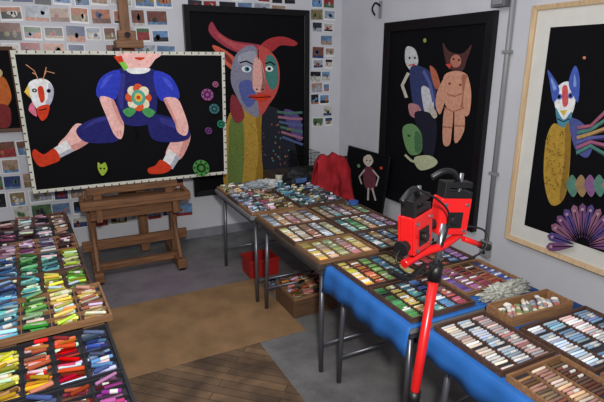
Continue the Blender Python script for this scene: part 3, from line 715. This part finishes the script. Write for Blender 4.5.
chm = mat('dark_chair_plastic', (.12, .12, .13), .5)
ch = empty('chair', (2.13, 3.86, 0), 'dark chair with a red jacket over its back', 'chair')
MB().box(-.16, .16, -.17, .2, .42, .45, chm).obj('seat', ch, bevel=.01)
MB().box(-.15, .15, -.20, -.175, .60, .84, chm).obj('backrest', ch, bevel=.01)
for sx in (-1, 1):
    MB().cyl((sx*.14, -.187, 0), (sx*.14, -.187, .8), .010, steel).obj('leg', ch, smooth=True)
    MB().cyl((sx*.14, .18, 0), (sx*.14, .18, .42), .012, steel).obj('leg', ch, smooth=True)
jm = mat('red_fabric', (.60, .11, .14), .85, var=.3, scale=9)
mb = MB(); nu, nv = 40, 34; vs = []
for j in range(nv+1):
    t = j/nv
    for i in range(nu+1):
        u = i/nu
        x = -.165+.33*u
        s = (t-.4)/.6 if t > .4 else (t-.4)/.4
        if t < .4: z = .885-.40*(-s)**1.05; y = -.215-.03*(-s)
        else: z = .885-.4*s; y = -.155+.02*s
        a = abs(s)
        fold = (.016*math.sin(u*11+t*6)+.045*noise.noise(Vector((x*10, z*7, t*2)))+.018*noise.noise(Vector((x*24, z*18, 1))))
        y += (fold-.026)*a*(1 if t < .4 else -1)
        z += .07*noise.noise(Vector((u*4, 3, 0)))-.10*(2*abs(u-.42))**2.5
        vs.append((x*(1+.15*a), y, z))
fs = [(j*(nu+1)+i, j*(nu+1)+i+1, (j+1)*(nu+1)+i+1, (j+1)*(nu+1)+i) for j in range(nv) for i in range(nu)]
o = mb.add(vs, fs, jm).obj('jacket', smooth=True, loc=(2.13, 3.86, 0)); sm = o.modifiers.new('s', 'SOLIDIFY'); sm.thickness = .01
tag(o, 'red fabric jacket draped over the back of a chair', 'jacket')
wb = MB(); wm = mat('black_wire', (.1, .1, .1), .4, .5)
for z in (0, .09, .18):
    wb.tube([(-.12, -.1, z), (.12, -.1, z), (.12, .1, z), (-.12, .1, z), (-.12, -.1, z)], .003, wm, 6)
for i in range(9):
    x = -.12+.03*i
    for y in (-.1, .1): wb.cyl((x, y, 0), (x, y, .18), .002, wm, n=5)
for i in range(1, 7):
    y = -.1+.2*i/7
    for x in (-.12, .12): wb.cyl((x, y, 0), (x, y, .18), .002, wm, n=5)
    wb.cyl((-.12, y, 0), (.12, y, 0), .002, wm, n=5)
o = wb.obj('wire_basket', loc=(2.12, 4.22, .62)); tag(o, 'black wire basket standing on a low cabinet', 'basket')
cb = empty('low_cabinet', (2.05, 4.24, 0), 'low dark cabinet against the wall under a wire basket', 'cabinet')
MB().box(-.3, .3, -.15, .16, 0, .617, dtop).obj('body', cb, bevel=.004)
for sx in (-1, 1):
    MB().box(sx*.15-.14, sx*.15+.14, -.165, -.15, .03, .59, dtop).obj('door', cb, bevel=.003)

# ---------------------------------------------------------------- conduit
cm = mat('grey_conduit', (.56, .56, .57), .4, .1, var=.04)
cd = empty('conduit', (XR-.018, 2.335, .30), 'grey electrical conduit running down the wall between two paintings', 'pipe')
MB().tube([(0, 0, .12), (0, 0, 2.6)], .0165, cm, 14).obj('pipe', cd, smooth=True)
MB().box(-.018, .016, -.04, .04, .0, .12, cm).obj('outlet_box', cd, bevel=.004)
for z in (.035, .085): MB().cyl((-.019, 0, z), (-.022, 0, z), .014, dk).obj('socket', cd)
for z in (.6, 1.4): MB().box(-.02, .017, -.03, .03, z, z+.02, cm).obj('pipe_strap', cd, bevel=.002)
jb = empty('junction_box', (XR-.001, 2.425, 1.985), 'small grey junction box mounted high beside the conduit', 'electrical box')
gp = mat('grey_box_paint', (.42, .42, .44), .5)
MB().box(-.06, 0, -.06, .05, 0, .12, gp).obj('body', jb, bevel=.006)
MB().box(-.066, -.06, -.045, .035, .015, .105, cm).obj('cover_plate', jb, bevel=.002)
hk = empty('wall_bracket', (XR-.001, 3.78, 2.02), 'small grey metal bracket fixed high near the corner', 'bracket')
MB().box(-.01, 0, -.02, .02, 0, .14, cm).obj('plate', hk, bevel=.002)
MB().tube(smooth_path([(-.01, 0, .1), (-.06, 0, .12), (-.09, 0, .07), (-.06, 0, .02)]), .008, dk).obj('hook', hk, smooth=True)

# ---------------------------------------------------------------- red work stand
red = mat('red_enamel', (.80, .10, .10), .3, var=.05, spec=.5)
blk = mat('black_rubber', (.06, .06, .065), .45, var=.1, spec=.5)
sv = mat('bright_steel', (.6, .6, .62), .25, .9, var=.03)
st = empty('repair_stand', (.965, 1.15, 0), 'red tubular work stand with two black clamp heads', 'stand')
ax = lambda z: .11*z
MB().tube([(ax(.1), 0, .10), (ax(.98), 0, .98)], .0165, red, 16).obj('pole', st, smooth=True)
MB().tube([(ax(.98), 0, .97), (ax(1.14), 0, 1.14)], .012, sv, 14).obj('inner_pole', st, smooth=True)
MB().tube([(ax(.94), 0, .94), (ax(1.0), 0, 1.0)], .023, blk, 16).cyl((ax(.97)-.05, 0, .97), (ax(.97), 0, .97), .006, blk).obj('collar', st, smooth=True)
MB().tube([(ax(.46), 0, .46), (ax(.52), 0, .52)], .022, blk, 16).obj('collar', st, smooth=True)
for k, a in enumerate((1.5, 2.8, 3.9, 4.8)):
    c, s_ = math.cos(a), math.sin(a)
    MB().tube([(ax(.35)+.015*c, .015*s_, .35), (ax(.1)+.24*c, .24*s_, .012)], .010, red, 10).obj('leg', st, smooth=True)
    MB().tube([(ax(.1)+.22*c, .22*s_, .02), (ax(.1)+.26*c, .26*s_, .012)], .012, blk, 10).obj('foot', st, smooth=True)
MB().tube(smooth_path([(-.045, -.02, 1.035), (.05, 0, 1.05), (.13, .0, 1.06), (.22, .02, 1.08)]), .014, red, 12).obj('head_bar', st, smooth=True)
def clamp(cx, cy, cz, yaw, tilt):
    M = Matrix.Translation((cx, cy, cz)) @ Matrix.Rotation(yaw, 4, 'Z') @ Matrix.Rotation(tilt, 4, 'Y')
    mb = MB()
    mb.box(-.055, .055, -.03, -.022, -.07, .055, red).box(-.055, .055, .022, .030, -.07, .055, red).box(-.055, -.045, -.022, .022, -.07, .055, red).box(.045, .055, -.022, .022, -.07, .02, red).box(-.045, .045, -.022, .022, -.07, -.055, red)
    br = mb.obj('clamp_bracket', st, bevel=.006); br.matrix_local = M
    mb = MB()
    mb.box(-.028, .028, -.034, -.030, -.045, .01, blk)
    mb.box(-.035, .06, -.02, .02, .05, .075, blk).box(-.035, .055, -.02, .02, .088, .108, blk)
    mb.box(-.048, -.03, -.024, .024, .05, .108, blk)
    mb.cyl((-.01, -.034, -.015), (-.01, -.050, -.015), .014, blk, n=14)
    mb.obj('clamp_jaw', br, bevel=.004)
    MB().cyl((.02, 0, .03), (.02, 0, .135), .007, sv).obj('screw', br, smooth=True)
    for q in ((-.04, .035), (.04, .035), (.04, -.055), (-.04, -.055)):
        MB().cyl((q[0], -.029, q[1]), (q[0], -.035, q[1]), .006, sv, n=8).obj('bolt', br)
    MB().tube(smooth_path([(.01, 0, .108), (-.02, -.01, .138), (-.06, -.015, .142), (-.095, -.01, .12)]), .010, blk, 10).obj('handle', br, smooth=True)
    MB().cyl((-.075, 0, -.04), (-.05, 0, -.04), .018, blk, n=14).cyl((-.085, 0, -.04), (-.075, 0, -.04), .026, blk, n=10).obj('knob', br, bevel=.002)
    return br
clamp(.00, -.01, 1.145, .35, -.10)
clamp(.17, .02, 1.165, -.2, .08)
for path in ([(-.05, -.02, 1.10), (-.10, -.05, 1.07), (-.06, -.06, 1.02), (.04, -.04, 1.0), (.12, -.03, 1.03)],
             [(.20, 0, 1.12), (.28, -.03, 1.10), (.27, -.05, 1.04), (.18, -.04, 1.01), (.10, -.02, 1.02)],
             [(-.02, -.03, 1.28), (.05, -.05, 1.24), (.10, -.05, 1.18), (.09, -.04, 1.08)]):
    MB().tube(smooth_path(path), .0035, blk, 8).obj('cable', st, smooth=True)
MB().tube(smooth_path([(.03, -.03, 1.02), (-.05, -.05, 1.0), (-.13, -.06, 1.045)]), .010, blk, 8).obj('release_lever', st, smooth=True)
MB().tube([(.22, .0, 1.07), (.31, .0, 1.03)], .010, red, 10).obj('arm', st, smooth=True)
MB().tube([(.30, .0, 1.035), (.345, .0, 1.015)], .013, blk, 10).obj('arm_cap', st, smooth=True)

# ---------------------------------------------------------------- camera
th, ps = math.radians(16), math.radians(26.4)
F = Vector((math.sin(ps)*math.cos(th), math.cos(ps)*math.cos(th), -math.sin(th)))
R_ = Vector((math.cos(ps), -math.sin(ps), 0)); U = R_.cross(F)
cam = bpy.data.cameras.new('camera'); co = bpy.data.objects.new('camera', cam); C.objects.link(co)
co.matrix_world = Matrix(((R_.x, U.x, -F.x, 0), (R_.y, U.y, -F.y, 0), (R_.z, U.z, -F.z, 1.65), (0, 0, 0, 1)))
cam.sensor_width = 36; cam.lens = 36*486/604; cam.clip_start = .05
bpy.context.scene.camera = co

# ---------------------------------------------------------------- light
def area(name, loc, tgt, sx, sy, e, col):
    l = bpy.data.lights.new(name, 'AREA'); l.shape = 'RECTANGLE'; l.size = sx; l.size_y = sy; l.energy = e; l.color = col
    o = bpy.data.objects.new(name, l); C.objects.link(o); o.location = loc
    o.rotation_euler = (Vector(tgt)-Vector(loc)).to_track_quat('-Z', 'Y').to_euler(); return o
area('ceiling_lamp', (.3, 1.9, 2.95), (.8, 2.6, 0), 1.2, 2.0, 32, (.96, .98, 1))
area('flash_lamp', (.05, -.15, 1.95), (1.3, 3.6, 1.2), .15, .15, 66, (1, .98, .95))
w = bpy.data.worlds.new('world'); bpy.context.scene.world = w; w.use_nodes = True
w.node_tree.nodes['Background'].inputs[0].default_value = (.84, .88, 1, 1); w.node_tree.nodes['Background'].inputs[1].default_value = .30
bpy.context.scene.view_settings.view_transform = 'Standard'
